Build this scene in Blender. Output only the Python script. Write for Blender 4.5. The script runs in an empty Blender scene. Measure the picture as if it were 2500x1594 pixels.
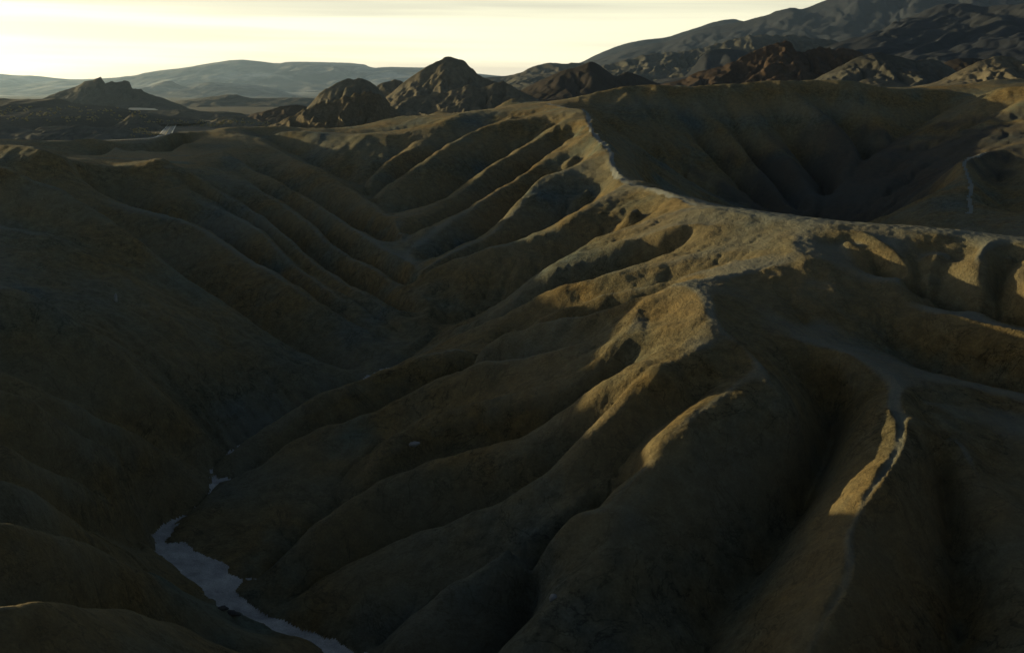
import bpy, math, random
import numpy as np

# ------------------------------------------------------------------ camera, sky, sun, exposure
SC = bpy.context.scene
F, CU, CV, VH = 2453.0, 1250.0, 797.0, 225.0          # tracing frame: focal length, centre, eye level (2500 x 1594)
PITCH = math.atan((CV - VH) / F)
CP, SP = math.cos(PITCH), math.sin(PITCH)
CZ = 60.0                                              # height of the eye above the datum
SUN_AZ, SUN_EL = math.radians(-64.0), math.radians(5.8)   # azimuth from +Y (view direction), negative = left

cam_d = bpy.data.cameras.new('camera')
cam = bpy.data.objects.new('camera', cam_d)
SC.collection.objects.link(cam)
cam.location = (0, 0, CZ)
cam.rotation_euler = (math.pi / 2 - PITCH, 0, 0)
cam_d.sensor_fit = 'HORIZONTAL'
cam_d.angle = 2 * math.atan(CU / F)
cam_d.clip_start, cam_d.clip_end = 0.5, 80000
SC.camera = cam

world = bpy.data.worlds.new('World')
SC.world = world
world.use_nodes = True
nt = world.node_tree
for n in list(nt.nodes):
    nt.nodes.remove(n)
W = nt.nodes.new
wout = W('ShaderNodeOutputWorld')
bg = W('ShaderNodeBackground')
sky = W('ShaderNodeTexSky')
sky.sky_type = 'NISHITA'
sky.sun_disc = False
sky.sun_elevation = SUN_EL
sky.sun_rotation = SUN_AZ
sky.altitude = 200
sky.air_density = 1.0
sky.dust_density = 1.2
sky.ozone_density = 1.0
bg.inputs['Strength'].default_value = 0.05
# thin streaks of high cloud, stretched along the horizon
tc = W('ShaderNodeTexCoord')
sep = W('ShaderNodeSeparateXYZ')
nt.links.new(tc.outputs['Generated'], sep.inputs[0])
com = W('ShaderNodeCombineXYZ')
def wmath(op, a, b):
    m = W('ShaderNodeMath'); m.operation = op
    for i, x in enumerate((a, b)):
        if isinstance(x, (int, float)): m.inputs[i].default_value = x
        else: nt.links.new(x, m.inputs[i])
    return m.outputs[0]
zz = wmath('ADD', sep.outputs['Z'], wmath('MULTIPLY', sep.outputs['X'], 0.012))
nt.links.new(wmath('MULTIPLY', sep.outputs['X'], 1.3), com.inputs[0])
nt.links.new(wmath('MULTIPLY', sep.outputs['Y'], 1.3), com.inputs[1])
nt.links.new(wmath('MULTIPLY', zz, 42.0), com.inputs[2])
cn = W('ShaderNodeTexNoise')
cn.inputs['Scale'].default_value = 1.0
cn.inputs['Detail'].default_value = 4.0
cn.inputs['Roughness'].default_value = 0.5
nt.links.new(com.outputs[0], cn.inputs['Vector'])
cr = W('ShaderNodeMapRange')
cr.inputs['From Min'].default_value = 0.44
cr.inputs['From Max'].default_value = 0.62
cr.interpolation_type = 'SMOOTHSTEP'
nt.links.new(cn.outputs['Fac'], cr.inputs['Value'])
cm = W('ShaderNodeMix'); cm.data_type = 'RGBA'; cm.blend_type = 'MULTIPLY'
nt.links.new(cr.outputs[0], cm.inputs['Factor'])
cm.inputs[7].default_value = (0.68, 0.67, 0.70, 1)
# the bright veil low over the horizon, strongest towards the sun
sunh = (math.sin(SUN_AZ), math.cos(SUN_AZ))
cd = wmath('ADD', wmath('MULTIPLY', sep.outputs['X'], sunh[0]), wmath('MULTIPLY', sep.outputs['Y'], sunh[1]))
side = wmath('ADD', wmath('MULTIPLY', wmath('POWER', wmath('ADD', wmath('MULTIPLY', cd, 0.5), 0.5), 0.45), 0.94), 0.06)
fall = wmath('POWER', 2.718, wmath('MULTIPLY', wmath('POWER', wmath('MAXIMUM', sep.outputs['Z'], 0.0), 2.0), -60.0))
glow = wmath('MULTIPLY', wmath('MULTIPLY', side, fall), 18.8)
gc = W('ShaderNodeCombineColor')
for i, k in enumerate((1.0, 0.918, 0.68)):
    nt.links.new(wmath('MULTIPLY', glow, k), gc.inputs[i])
add = W('ShaderNodeMix'); add.data_type = 'RGBA'; add.blend_type = 'ADD'; add.inputs['Factor'].default_value = 1.0
skd = W('ShaderNodeMix'); skd.data_type = 'RGBA'; skd.blend_type = 'MULTIPLY'; skd.inputs['Factor'].default_value = 1.0
nt.links.new(sky.outputs[0], skd.inputs[6]); skd.inputs[7].default_value = (1.4, 1.4, 1.42, 1)
nt.links.new(skd.outputs[2], add.inputs[6]); nt.links.new(gc.outputs[0], add.inputs[7])
nt.links.new(add.outputs[2], cm.inputs[6])
nt.links.new(cm.outputs[2], bg.inputs['Color'])
nt.links.new(bg.outputs[0], wout.inputs['Surface'])

sun_d = bpy.data.lights.new('sun', 'SUN')
sun_d.energy = 5.0
sun_d.angle = math.radians(0.5)
sun_d.color = (1.0, 0.79, 0.39)
sun = bpy.data.objects.new('sun', sun_d)
SC.collection.objects.link(sun)
sun.rotation_euler = (math.pi / 2 - SUN_EL, 0, math.pi - SUN_AZ)
SC.view_settings.view_transform = 'Standard'
SC.view_settings.look = 'None'
SC.view_settings.gamma = 1.0
SC.view_settings.use_curve_mapping = False
SC.view_settings.exposure = 0.85
SC.cycles.max_bounces = 6
SC.cycles.diffuse_bounces = 3
SC.cycles.volume_bounces = 0
SC.cycles.use_denoising = True

# ------------------------------------------------------------------ small helpers
rng = np.random.default_rng(7)
_perm = rng.permutation(4096)
_grad = np.stack([np.cos(np.arange(64) / 64 * 2 * np.pi), np.sin(np.arange(64) / 64 * 2 * np.pi)], -1)

def gnoise(x, y, seed=0):
    x = np.asarray(x, float) + seed * 17.31; y = np.asarray(y, float) - seed * 9.77
    xi = np.floor(x).astype(np.int64); yi = np.floor(y).astype(np.int64)
    fx, fy = x - xi, y - yi
    def g(ix, iy, dx, dy):
        h = _perm[(_perm[(ix + seed * 131) & 4095] + iy) & 4095] & 63
        v = _grad[h]
        return v[..., 0] * dx + v[..., 1] * dy
    ux = fx * fx * fx * (fx * (fx * 6 - 15) + 10); uy = fy * fy * fy * (fy * (fy * 6 - 15) + 10)
    a = g(xi, yi, fx, fy); b = g(xi + 1, yi, fx - 1, fy)
    c = g(xi, yi + 1, fx, fy - 1); d = g(xi + 1, yi + 1, fx - 1, fy - 1)
    return 1.5 * ((a + (b - a) * ux) + ((c + (d - c) * ux) - (a + (b - a) * ux)) * uy)

def fbm(x, y, octaves=4, seed=0, gain=0.5):
    s = 0; a = 1.0
    for o in range(octaves):
        s = s + a * gnoise(x * 2 ** o, y * 2 ** o, seed + o * 3); a *= gain
    return s

def ridged(x, y, seed=0):
    return 1 - np.abs(gnoise(x, y, seed)) * 1.6

def sstep(a, b, x):
    t = np.clip((np.asarray(x, float) - a) / (b - a), 0, 1)
    return t * t * (3 - 2 * t)

def px(u, v, Y):
    yd = (v - CV) / F; x = (u - CU) / F
    dy = CP - yd * SP; dz = -SP - yd * CP
    return (x / dy * Y, Y, dz / dy * Y)

def trace(pts):
    """traced points (u, v[, distance]) or ('w', x, y, z) -> array of places; missing distances are filled in along the line"""
    P = [None] * len(pts); known = []
    for i, p in enumerate(pts):
        if p[0] == 'w': P[i] = (p[1], p[2], p[3])
        elif len(p) == 3: known.append(i)
    idx = [i for i, p in enumerate(pts) if p[0] != 'w']
    if idx:
        uv = np.array([pts[i][:2] for i in idx], float)
        s = np.concatenate([[0], np.cumsum(np.hypot(*np.diff(uv, axis=0).T))]) if len(idx) > 1 else np.array([0.])
        kp = [idx.index(i) for i in known]
        ly = np.interp(s, s[kp], [math.log(pts[i][2]) for i in known])
        for j, i in enumerate(idx):
            P[i] = px(pts[i][0], pts[i][1], math.exp(ly[j]))
    return np.array(P, float)

def chaikin(P, n=2):
    for _ in range(n):
        if len(P) < 3: return P
        a = P[:-1] * .75 + P[1:] * .25; b = P[:-1] * .25 + P[1:] * .75
        Q = np.empty((2 * len(a), P.shape[1])); Q[0::2] = a; Q[1::2] = b
        P = np.vstack([P[:1], Q[1:-1], P[-1:]])
    return P

def resample(P, n=None, step=None):
    d = np.concatenate([[0], np.cumsum(np.linalg.norm(np.diff(P, axis=0), axis=1))])
    if n is None: n = max(2, int(d[-1] / step) + 1)
    t = np.linspace(0, d[-1], n)
    return np.stack([np.interp(t, d, P[:, k]) for k in range(P.shape[1])], -1)

def make_mesh(name, verts, quads, mat, smooth=True, attrs=None):
    me = bpy.data.meshes.new(name)
    verts = np.asarray(verts, np.float32); quads = np.asarray(quads, np.int32)
    me.vertices.add(len(verts)); me.vertices.foreach_set('co', verts.ravel())
    k = quads.shape[1]
    me.loops.add(quads.size); me.loops.foreach_set('vertex_index', quads.ravel())
    me.polygons.add(len(quads))
    me.polygons.foreach_set('loop_start', np.arange(0, quads.size, k, dtype=np.int32))
    me.polygons.foreach_set('loop_total', np.full(len(quads), k, np.int32))
    if smooth: me.polygons.foreach_set('use_smooth', np.ones(len(quads), bool))
    me.update(calc_edges=True)
    for an, av in (attrs or {}).items():
        a = me.attributes.new(an, 'FLOAT', 'POINT'); a.data.foreach_set('value', np.asarray(av, np.float32))
    me.validate()
    if mat: me.materials.append(mat)
    o = bpy.data.objects.new(name, me)
    SC.collection.objects.link(o)
    return o

def tag(o, label, cat=None, kind=None, group=None):
    o['label'] = label
    if cat: o['category'] = cat
    if kind: o['kind'] = kind
    if group: o['group'] = group
    return o

def grid_quads(nr, nc):
    i = np.arange(nr * nc).reshape(nr, nc)
    return np.stack([i[:-1, :-1], i[:-1, 1:], i[1:, 1:], i[1:, :-1]], -1).reshape(-1, 4)

# ------------------------------------------------------------------ materials
def earth(name, cols,  scale=0.05, bump=0.5, bscale=3.0, bdist=0.06, rough=0.95, strata=None, specks=0.35, crest=None):
    m = bpy.data.materials.new(name); m.use_nodes = True
    t = m.node_tree; b = t.nodes['Principled BSDF']
    b.inputs['Roughness'].default_value = rough
    b.inputs['Specular IOR Level'].default_value = 0.12
    co = t.nodes.new('ShaderNodeTexCoord')
    def noise(s, det=5, rg=0.55):
        n = t.nodes.new('ShaderNodeTexNoise'); n.inputs['Scale'].default_value = s
        n.inputs['Detail'].default_value = det; n.inputs['Roughness'].default_value = rg
        t.links.new(co.outputs['Object'], n.inputs['Vector']); return n
    n1 = noise(scale, 6, 0.6)
    r = t.nodes.new('ShaderNodeValToRGB')
    els = r.color_ramp.elements
    k = len(cols)
    while len(els) < k: els.new(0.5)
    for i, c in enumerate(cols):
        els[i].position = 0.32 + 0.36 * i / max(1, k - 1); els[i].color = (*c, 1)
    t.links.new(n1.outputs['Fac'], r.inputs[0])
    col = r.outputs[0]
    n2 = noise(scale * 22, 6, 0.7)
    mr = t.nodes.new('ShaderNodeMapRange'); mr.inputs['From Min'].default_value = 0.3; mr.inputs['From Max'].default_value = 0.7
    mr.inputs['To Min'].default_value = 1 - specks; mr.inputs['To Max'].default_value = 1 + specks * 0.7
    t.links.new(n2.outputs['Fac'], mr.inputs['Value'])
    vm = t.nodes.new('ShaderNodeVectorMath'); vm.operation = 'SCALE'
    t.links.new(col, vm.inputs[0]); t.links.new(mr.outputs[0], vm.inputs['Scale']); col = vm.outputs[0]
    if crest:
        n6 = noise(4.5, 3, 0.6)
        mf = t.nodes.new('ShaderNodeMapRange'); mf.inputs['From Min'].default_value = 0.3; mf.inputs['From Max'].default_value = 0.7
        mf.inputs['To Min'].default_value = 0.8; mf.inputs['To Max'].default_value = 1.2
        t.links.new(n6.outputs['Fac'], mf.inputs['Value'])
        n7 = noise(0.16, 9, 0.62); n7.inputs['Distortion'].default_value = 0.6
        sb = t.nodes.new('ShaderNodeMath'); sb.operation = 'SUBTRACT'; sb.inputs[1].default_value = 0.5; t.links.new(n7.outputs['Fac'], sb.inputs[0])
        ab = t.nodes.new('ShaderNodeMath'); ab.operation = 'ABSOLUTE'; t.links.new(sb.outputs[0], ab.inputs[0])
        ck = t.nodes.new('ShaderNodeMapRange'); ck.inputs['From Max'].default_value = 0.014; ck.inputs['To Min'].default_value = 0.45
        t.links.new(ab.outputs[0], ck.inputs['Value'])
        mm6 = t.nodes.new('ShaderNodeMath'); mm6.operation = 'MULTIPLY'; t.links.new(mf.outputs[0], mm6.inputs[0]); t.links.new(ck.outputs[0], mm6.inputs[1])
        v6 = t.nodes.new('ShaderNodeVectorMath'); v6.operation = 'SCALE'; t.links.new(col, v6.inputs[0]); t.links.new(mm6.outputs[0], v6.inputs['Scale']); col = v6.outputs[0]
    if strata:
        sp = t.nodes.new('ShaderNodeSeparateXYZ'); t.links.new(co.outputs['Object'], sp.inputs[0])
        wv = t.nodes.new('ShaderNodeTexWave'); wv.bands_direction = 'Z'
        wv.inputs['Scale'].default_value = strata[0]; wv.inputs['Distortion'].default_value = strata[1]
        wv.inputs['Detail'].default_value = 3; wv.inputs['Detail Scale'].default_value = 0.4
        t.links.new(co.outputs['Object'], wv.inputs['Vector'])
        mx = t.nodes.new('ShaderNodeMix'); mx.data_type = 'RGBA'
        mm = t.nodes.new('ShaderNodeMath'); mm.operation = 'MULTIPLY'; mm.inputs[1].default_value = strata[3]
        t.links.new(wv.outputs['Fac'], mm.inputs[0]); t.links.new(mm.outputs[0], mx.inputs['Factor'])
        t.links.new(col, mx.inputs[6]); mx.inputs[7].default_value = (*strata[2], 1); col = mx.outputs[2]
    if crest:
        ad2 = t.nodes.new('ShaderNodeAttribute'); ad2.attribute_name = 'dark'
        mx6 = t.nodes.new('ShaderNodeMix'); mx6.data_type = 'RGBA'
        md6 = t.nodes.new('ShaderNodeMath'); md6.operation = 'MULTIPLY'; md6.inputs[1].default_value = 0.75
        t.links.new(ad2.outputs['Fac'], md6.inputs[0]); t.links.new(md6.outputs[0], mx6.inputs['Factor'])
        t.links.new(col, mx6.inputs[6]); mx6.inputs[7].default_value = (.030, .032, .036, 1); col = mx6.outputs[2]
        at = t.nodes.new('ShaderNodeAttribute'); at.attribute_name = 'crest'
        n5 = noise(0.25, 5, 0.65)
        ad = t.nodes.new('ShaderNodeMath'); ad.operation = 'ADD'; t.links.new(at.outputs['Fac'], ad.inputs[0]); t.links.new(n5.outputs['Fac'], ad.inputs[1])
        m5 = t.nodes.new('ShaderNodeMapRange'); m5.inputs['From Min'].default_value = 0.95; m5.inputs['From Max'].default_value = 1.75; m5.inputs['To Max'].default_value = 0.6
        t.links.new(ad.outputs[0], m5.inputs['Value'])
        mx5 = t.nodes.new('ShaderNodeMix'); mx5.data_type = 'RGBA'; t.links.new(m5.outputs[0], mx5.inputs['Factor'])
        t.links.new(col, mx5.inputs[6]); mx5.inputs[7].default_value = (*crest, 1); col = mx5.outputs[2]  # crust colour with cool sky light put into it
    t.links.new(col, b.inputs['Base Color'])
    if bump:
        n3 = noise(bscale, 7, 0.68)
        bp = t.nodes.new('ShaderNodeBump'); bp.inputs['Strength'].default_value = bump; bp.inputs['Distance'].default_value = bdist
        t.links.new(n3.outputs['Fac'], bp.inputs['Height']); t.links.new(bp.outputs[0], b.inputs['Normal'])
    return m

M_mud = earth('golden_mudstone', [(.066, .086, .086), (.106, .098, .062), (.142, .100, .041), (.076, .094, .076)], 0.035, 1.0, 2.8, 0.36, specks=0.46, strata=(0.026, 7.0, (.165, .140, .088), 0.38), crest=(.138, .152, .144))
M_wash = earth('pale_gravel', [(.215, .205, .210), (.31, .30, .30), (.40, .385, .38)], 0.55, 1.0, 5.0, 0.10, specks=0.45)
M_terr = earth('dark_terrace_gravel', [(.036, .032, .028), (.052, .044, .034)], 0.03, 0.5, 0.6, 0.3, specks=0.5)
M_path = earth('trodden_earth', [(.122, .132, .128), (.148, .155, .148)], 0.3, 0.4, 4.0, 0.05, specks=0.2)

# ------------------------------------------------------------------ traced ridges and gullies of the badlands, plus an added shade ridge out of view
R = {}
R['M1'] = [(1337, 253, 395), (1400, 263, 350), (1435, 268, 330), (1433, 281, 315), (1446, 320, 285), (1478, 355, 253), (1492, 369, 243), (1495, 398, 228), (1510, 433, 213), (1534, 447, 206), (1650, 475, 180), (1696, 496, 169), (1816, 521, 151), (1989, 541, 140), (2179, 553, 135), (2390, 574, 128), (2497, 581, 125), ('w', 95, 112, -18), ('w', 150, 95, -17)]
R['C0'] = [(1337, 253, 395), (1390, 243, 400), (1480, 216, 405), (1580, 203, 405)]
R['M0'] = [(1580, 203, 405), (1650, 212, 405), (1760, 207, 405), (1900, 195, 405), (2010, 193, 405), (2080, 200, 400), (2150, 213, 400), (2220, 222, 405), (2330, 217, 420), (2393, 197, 430), (2500, 190, 440)]
R['Sa'] = [(1337, 253, 395), (1217, 264, 390), (1139, 276, 378), (1104, 288, 370), (1082, 304, 362), (1047, 324, 352), (1026, 341, 344), (998, 366, 332), (955, 384, 320), (925, 420, 305), (885, 458, 290)]
R['Sb'] = [(1400, 264, 348), (1340, 272, 345), (1294, 283, 338), (1220, 299, 330), (1171, 313, 326), (1118, 334, 318), (1068, 375, 305), (1026, 398, 298), (1012, 408, 295), (969, 440, 285), (906, 484, 272)]
R['Sc'] = [(1433, 270, 328), (1400, 276, 322), (1379, 299, 312), (1351, 313, 306), (1308, 341, 298), (1255, 373, 287), (1202, 401, 278), (1164, 436, 267), (1118, 472, 258), (1047, 504, 249), (962, 532, 241)]
R['Sd'] = [(1436, 290, 308), (1425, 306, 300), (1400, 331, 290), (1372, 355, 281), (1329, 387, 270), (1276, 426, 257), (1206, 465, 244), (1153, 500, 233), (1068, 553, 218), (998, 602, 205)]
R['Se'] = [(1485, 362, 248), (1460, 368, 247), (1414, 391, 241), (1382, 408, 236), (1321, 435, 228), (1280, 479, 217), (1241, 525, 207), (1216, 556, 201), (1153, 592, 195), (1075, 624, 189), (1026, 655, 183)]
R['Sf'] = [(1534, 448, 205), (1506, 451, 204), (1481, 465, 200), (1435, 493, 193), (1407, 525, 187), (1382, 548, 184), (1351, 560, 183), (1308, 578, 182), (1224, 597, 182), (1153, 616, 181), (1100, 631, 181), (1026, 669, 180)]
R['Sg'] = [(1770, 510, 157), (1700, 512, 162), (1647, 514, 164), (1577, 541, 162), (1520, 553, 163), (1467, 567, 163), (1446, 583, 161), (1400, 613, 158), (1329, 655, 154), (1308, 669, 153), (1277, 701, 151), (1245, 736, 150), (1153, 788, 150), (1093, 816, 152)]
R['Sg2'] = [(1860, 535, 147), (1750, 550, 149), (1640, 562, 151), (1555, 585, 152), (1499, 599, 152), (1449, 622, 152), (1394, 640, 152), (1330, 664, 151)]
R['Sh'] = [(1950, 580, 133), (1931, 602, 131), (1762, 610, 137), (1639, 634, 137), (1580, 651, 137), (1508, 668, 138), (1423, 683, 140), (1368, 704, 140), (1313, 723, 141), (1275, 744, 141), (1229, 767, 142), (1186, 782, 144), (1110, 818, 148)]
R['Sh2'] = [(1920, 625, 128), (1804, 638, 129), (1698, 655, 129), (1639, 672, 128), (1508, 712, 129), (1423, 731, 130), (1360, 761, 129), (1300, 775, 131)]
R['Hub'] = [(1989, 541, 140), (1962, 560, 137), (1950, 580, 133), (1945, 605, 129), (1920, 640, 125), (1830, 660, 122), (1740, 672, 120), (1656, 685, 118)]
R['Si'] = [(1656, 685, 118), (1601, 702, 118.5), (1542, 727, 119), (1457, 752, 120), (1360, 774, 122), (1296, 786, 124), (1237, 803, 125.5), (1169, 833, 126.5), (1085, 854, 128), (1000, 879, 128.5), (941, 901, 127.5), (881, 926, 125), (800, 955, 122), (723, 1008, 119), (635, 1068, 116.5), (552, 1114, 116)]
R['Sj'] = [(1656, 687, 117.5), (1601, 708, 116.5), (1564, 735, 115), (1525, 778, 112.5), (1504, 812, 110.5), (1465, 835, 110), (1427, 853, 110), (1406, 848, 111), (1330, 850, 114), (1229, 871, 115.5), (1127, 900, 116.5), (1050, 925, 117), (970, 965, 116), (900, 1000, 115), (830, 1035, 114.5), (776, 1048, 115), (723, 1074, 114), (688, 1103, 112), (635, 1140, 110), (565, 1199, 106), (522, 1226, 105)]
R['Sk'] = [(1525, 782, 112), (1510, 830, 107), (1470, 868, 105), (1400, 893, 105), (1337, 919, 106), (1255, 951, 107), (1171, 972, 108.5), (1100, 989, 109), (1029, 1018, 109), (976, 1046, 108.5), (941, 1081, 107.5), (925, 1120, 106), (918, 1165, 104)]
R['Crest'] = [(1656, 685, 118), (1711, 706, 113), (1735, 750, 107), (1762, 803, 102), (1830, 850, 98.5), (1890, 900, 95), (1920, 960, 90)]
R['Sl'] = [(1740, 760, 106), (1715, 790, 104), (1669, 832, 101), (1635, 850, 100), (1584, 880, 99), (1508, 930, 97.5), (1423, 972, 97.5), (1364, 1010, 97), (1296, 1057, 96), (1271, 1092, 94.5), (1212, 1101, 96.5), (1148, 1106, 99), (1085, 1122, 99.5), (1000, 1150, 99), (941, 1171, 98.5), (871, 1220, 97), (775, 1280, 94), (720, 1335, 91.5), (680, 1400, 88.5), (652, 1472, 86)]
R['Sm'] = [(1783, 826, 100.5), (1720, 848, 98), (1669, 871, 97), (1627, 881, 96.5), (1572, 913, 95.5), (1533, 951, 94), (1495, 990, 92), (1430, 1045, 90.5), (1400, 1100, 88), (1312, 1149, 88), (1206, 1223, 87), (1153, 1262, 86.5), (1100, 1281, 87), (1029, 1298, 88), (976, 1322, 88), (899, 1365, 87.5), (818, 1414, 86.5), (747, 1460, 85.3), (662, 1515, 83.7)]
R['Sn'] = [(1868, 885, 96), (1804, 922, 93.5), (1754, 962, 91), (1699, 1000, 89), (1656, 1032, 87.5), (1605, 1076, 85.5), (1563, 1108, 84), (1508, 1146, 82.5), (1466, 1196, 80.5), (1484, 1235, 78), (1470, 1308, 75), (1438, 1372, 72.5), (1385, 1428, 71), (1350, 1460, 70), (1259, 1548, 67), (1200, 1610, 65)]
R['So'] = [(1420, 1206, 78.5), (1350, 1238, 78.5), (1276, 1288, 78), (1188, 1347, 77.5), (1110, 1400, 77), (1050, 1470, 75.5), (1000, 1530, 74.5), (930, 1605, 73)]
R['M3'] = [(1945, 605, 129), (2010, 632, 125), (2100, 690, 119), (2180, 732, 115.5), (2250, 760, 112.5), (2338, 778, 109.5), (2420, 798, 106.5), (2497, 820, 103.5), ('w', 66, 88, -25), ('w', 100, 70, -24)]
R['s1'] = [(2060, 556, 137), (2140, 585, 130), (2190, 622, 124), (2215, 665, 120), (2235, 700, 117.5)]
R['s2'] = [(2440, 579, 126), (2405, 595, 122), (2388, 625, 118), (2395, 670, 116), (2385, 727, 113.5), (2372, 785, 111.5)]
R['s3'] = [(2540, 600, 121), (2500, 630, 117), (2490, 670, 115), ('w', 60, 108, -25)]
R['Sr'] = [(1830, 770, 110), (1904, 822, 105.5), (1961, 839, 104), (2056, 859, 101.5), (2109, 887, 99), (2179, 919, 96.5), (2222, 944, 94), (2175, 966, 90.5), (2190, 1007, 87), (2215, 1032, 85), (2229, 1075, 82), (2197, 1117, 79.5), (2165, 1155, 77), (2119, 1205, 74.5), (2084, 1273, 71.6), (2062, 1305, 70), (2086, 1336, 68.2), (2088, 1382, 65.8), (2074, 1425, 63.8), (2021, 1488, 61.3), (1985, 1548, 59.3), (1964, 1600, 57.5), ('w', 12, 44, -36)]
R['Sr2'] = [(2222, 944, 94), (2330, 955, 96), (2400, 985, 95), (2490, 1020, 93), ('w', 64, 76, -31)]
R['St'] = [(2222, 1034, 85.2), (2290, 1050, 85.5), (2345, 1085, 83), (2350, 1120, 81.5), (2390, 1180, 79), (2460, 1260, 76), (2520, 1340, 73), ('w', 36, 54, -38)]
R['LX'] = [('w', -70, -20, -24), ('w', -78, 30, -23), ('w', -90, 70, -22), ('w', -100, 110, -20.5), ('w', -112, 145, -19), ('w', -124, 175, -16.5), ('w', -140, 215, -14), ('w', -160, 250, -12), ('w', -185, 285, -8), ('w', -215, 318, -3), ('w', -250, 380, 5), ('w', -290, 440, 8), ('w', -340, 510, 8)]  # unseen ridge at left, far end added and heights shaped to cast shade
R['l1'] = [('w', -122, 172, -14), (0, 393, 170), (60, 426, 168.5), (141, 451, 167), (180, 471, 166), (233, 510, 163.5), (311, 570, 159), (370, 618, 156.5), (423, 668, 154), (487, 710, 152), (565, 765, 149), (635, 815, 147), (713, 858, 145), (777, 897, 143.5), (835, 942, 141)]
R['l0'] = [('w', -98, 112, -18.5), (0, 683, 112), (78, 719, 112), (159, 754, 112), (212, 793, 112), (300, 856, 112), (353, 920, 112), (420, 1000, 114), (480, 1065, 115.5), (529, 1102, 117)]
R['lm1'] = [('w', -95, 90, -19.5), (0, 893, 91), (39, 920, 92), (95, 960, 93.5), (166, 991, 95), (212, 1015, 96), (293, 1051, 99), (339, 1068, 101.5), (381, 1093, 104), (441, 1142, 107), (472, 1183, 109)]
R['lm2'] = [('w', -75, 80, -22), (0, 920, 85), (92, 969, 86), (169, 1026, 89), (247, 1075, 93), (318, 1125, 98), (364, 1164, 101), (424, 1204, 105)]
R['lm3'] = [('w', -88, 65, -20), (0, 1061, 74), (64, 1093, 78), (191, 1121, 84), (244, 1164, 89), (304, 1206, 94), (350, 1262, 98), (374, 1286, 100)]
R['lm4'] = [('w', -82, 50, -20.5), (0, 1153, 66), (64, 1180, 70), (104, 1210, 73), (177, 1251, 77), (250, 1310, 84), (330, 1372, 91)]
R['lm5'] = [('w', -77, 30, -21), (0, 1236, 57), (125, 1267, 62), (239, 1319, 68), (312, 1361, 72), (415, 1412, 76), (498, 1475, 77.5), (582, 1547, 78), (690, 1596, 77)]
R['lm6'] = [('w', -73, 12, -21), (0, 1449, 45), (135, 1459, 50), (270, 1485, 55), (374, 1506, 59), (447, 1537, 62), (550, 1596, 66)]
R['LC'] = [('w', -205, 318, -9), (0, 344, 320), (71, 347, 322), (162, 348, 325), (184, 339, 330), (247, 340, 335), (261, 346, 338), (353, 353, 345), (395, 344, 352), (416, 328, 360), (445, 319, 368), (498, 319, 378), (556, 311, 385), (600, 308, 392), (681, 309, 400)]
R['l2'] = [('w', -148, 232, -12), (40, 352, 222), (106, 362, 216), (141, 380, 215), (155, 401, 214.5), (191, 437, 214), (247, 475, 212), (307, 496, 208), (353, 509, 205), (388, 517, 203), (441, 528, 200), (512, 562, 195), (547, 578, 192), (600, 613, 186), (653, 645, 180), (706, 684, 174.5), (777, 735, 168), (864, 791, 161.5), (924, 831, 157), (991, 868, 153)]
R['l2x'] = [(141, 380, 215), (200, 392, 232), (250, 411, 243), (300, 399, 246)]
R['l3'] = [(300, 399, 246), (381, 387, 243), (406, 391, 242), (441, 405, 240), (512, 458, 231), (547, 479, 226), (618, 512, 217), (653, 532, 212), (699, 574, 204), (759, 624, 195), (812, 666, 187), (847, 691, 181.5), (941, 753, 169), (998, 792, 163), (1043, 822, 160)]
R['l3b'] = [(405, 410, 236), (459, 456, 232), (494, 486, 228), (565, 513, 218), (635, 551, 208), (690, 608, 197), (740, 654, 188), (815, 715, 176), (900, 780, 165), (985, 830, 158.5)]
R['l4'] = [(441, 405, 258), (494, 404, 270), (547, 417, 266), (620, 450, 252), (700, 500, 236), (760, 545, 223), (800, 582, 213), (849, 622, 202), (931, 662, 190), (991, 701, 179), (1043, 730, 170)]
R['l5'] = [(455, 386, 302), (530, 364, 302), (572, 385, 289), (614, 413, 276), (706, 461, 258), (777, 497, 243), (847, 549, 226), (906, 592, 211), (976, 626, 197), (1022, 662, 185)]
R['l6'] = [(556, 311, 385), (600, 325, 371), (653, 352, 345), (706, 380, 325), (777, 412, 303), (847, 458, 279), (902, 487, 264), (962, 533, 241)]
R['l7'] = [(650, 325, 372), (740, 318, 372), (800, 330, 362), (853, 336, 356), (906, 324, 352), (959, 332, 348), (1026, 341, 344)]
R['l8'] = [(681, 309, 400), (760, 312, 420), (830, 318, 425), (880, 305, 430), (930, 296, 430), (975, 280, 435), (1040, 285, 430), (1100, 288, 400)]
R['l9'] = [(1020, 292, 440), (1041, 281, 445), (1065, 268, 450), (1082, 270, 450), (1107, 281, 445), (1139, 276, 420)]
R['l10'] = [(1200, 266, 460), (1219, 259, 470), (1240, 246, 478), (1269, 243, 480), (1315, 250, 478), (1350, 249, 430)]
R['m0a'] = [(1680, 211, 402), (1740, 290, 385), (1830, 380, 362), (1900, 475, 338), (1950, 530, 322)]
R['m0b'] = [(1790, 205, 402), (1830, 285, 386), (1897, 356, 370), (1964, 442, 345), (1985, 500, 326)]
R['m0c'] = [(1900, 196, 402), (1978, 250, 390), (2038, 303, 378), (2100, 362, 365), (2060, 435, 345)]
R['m0d'] = [(2030, 195, 402), (2090, 240, 394), (2150, 290, 384), (2170, 345, 372)]
R['m0e'] = [(1600, 206, 402), (1640, 290, 385), (1720, 385, 362), (1800, 465, 345), (1870, 515, 330)]
R['T'] = [(2290, 283, 400), (2358, 246, 392), (2420, 217, 380), (2500, 210, 370), ('w', 230, 350, 6)]
R['Ta'] = [(2420, 217, 380), (2370, 270, 370), (2290, 340, 360), (2200, 400, 349), (2100, 460, 336)]
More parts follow.
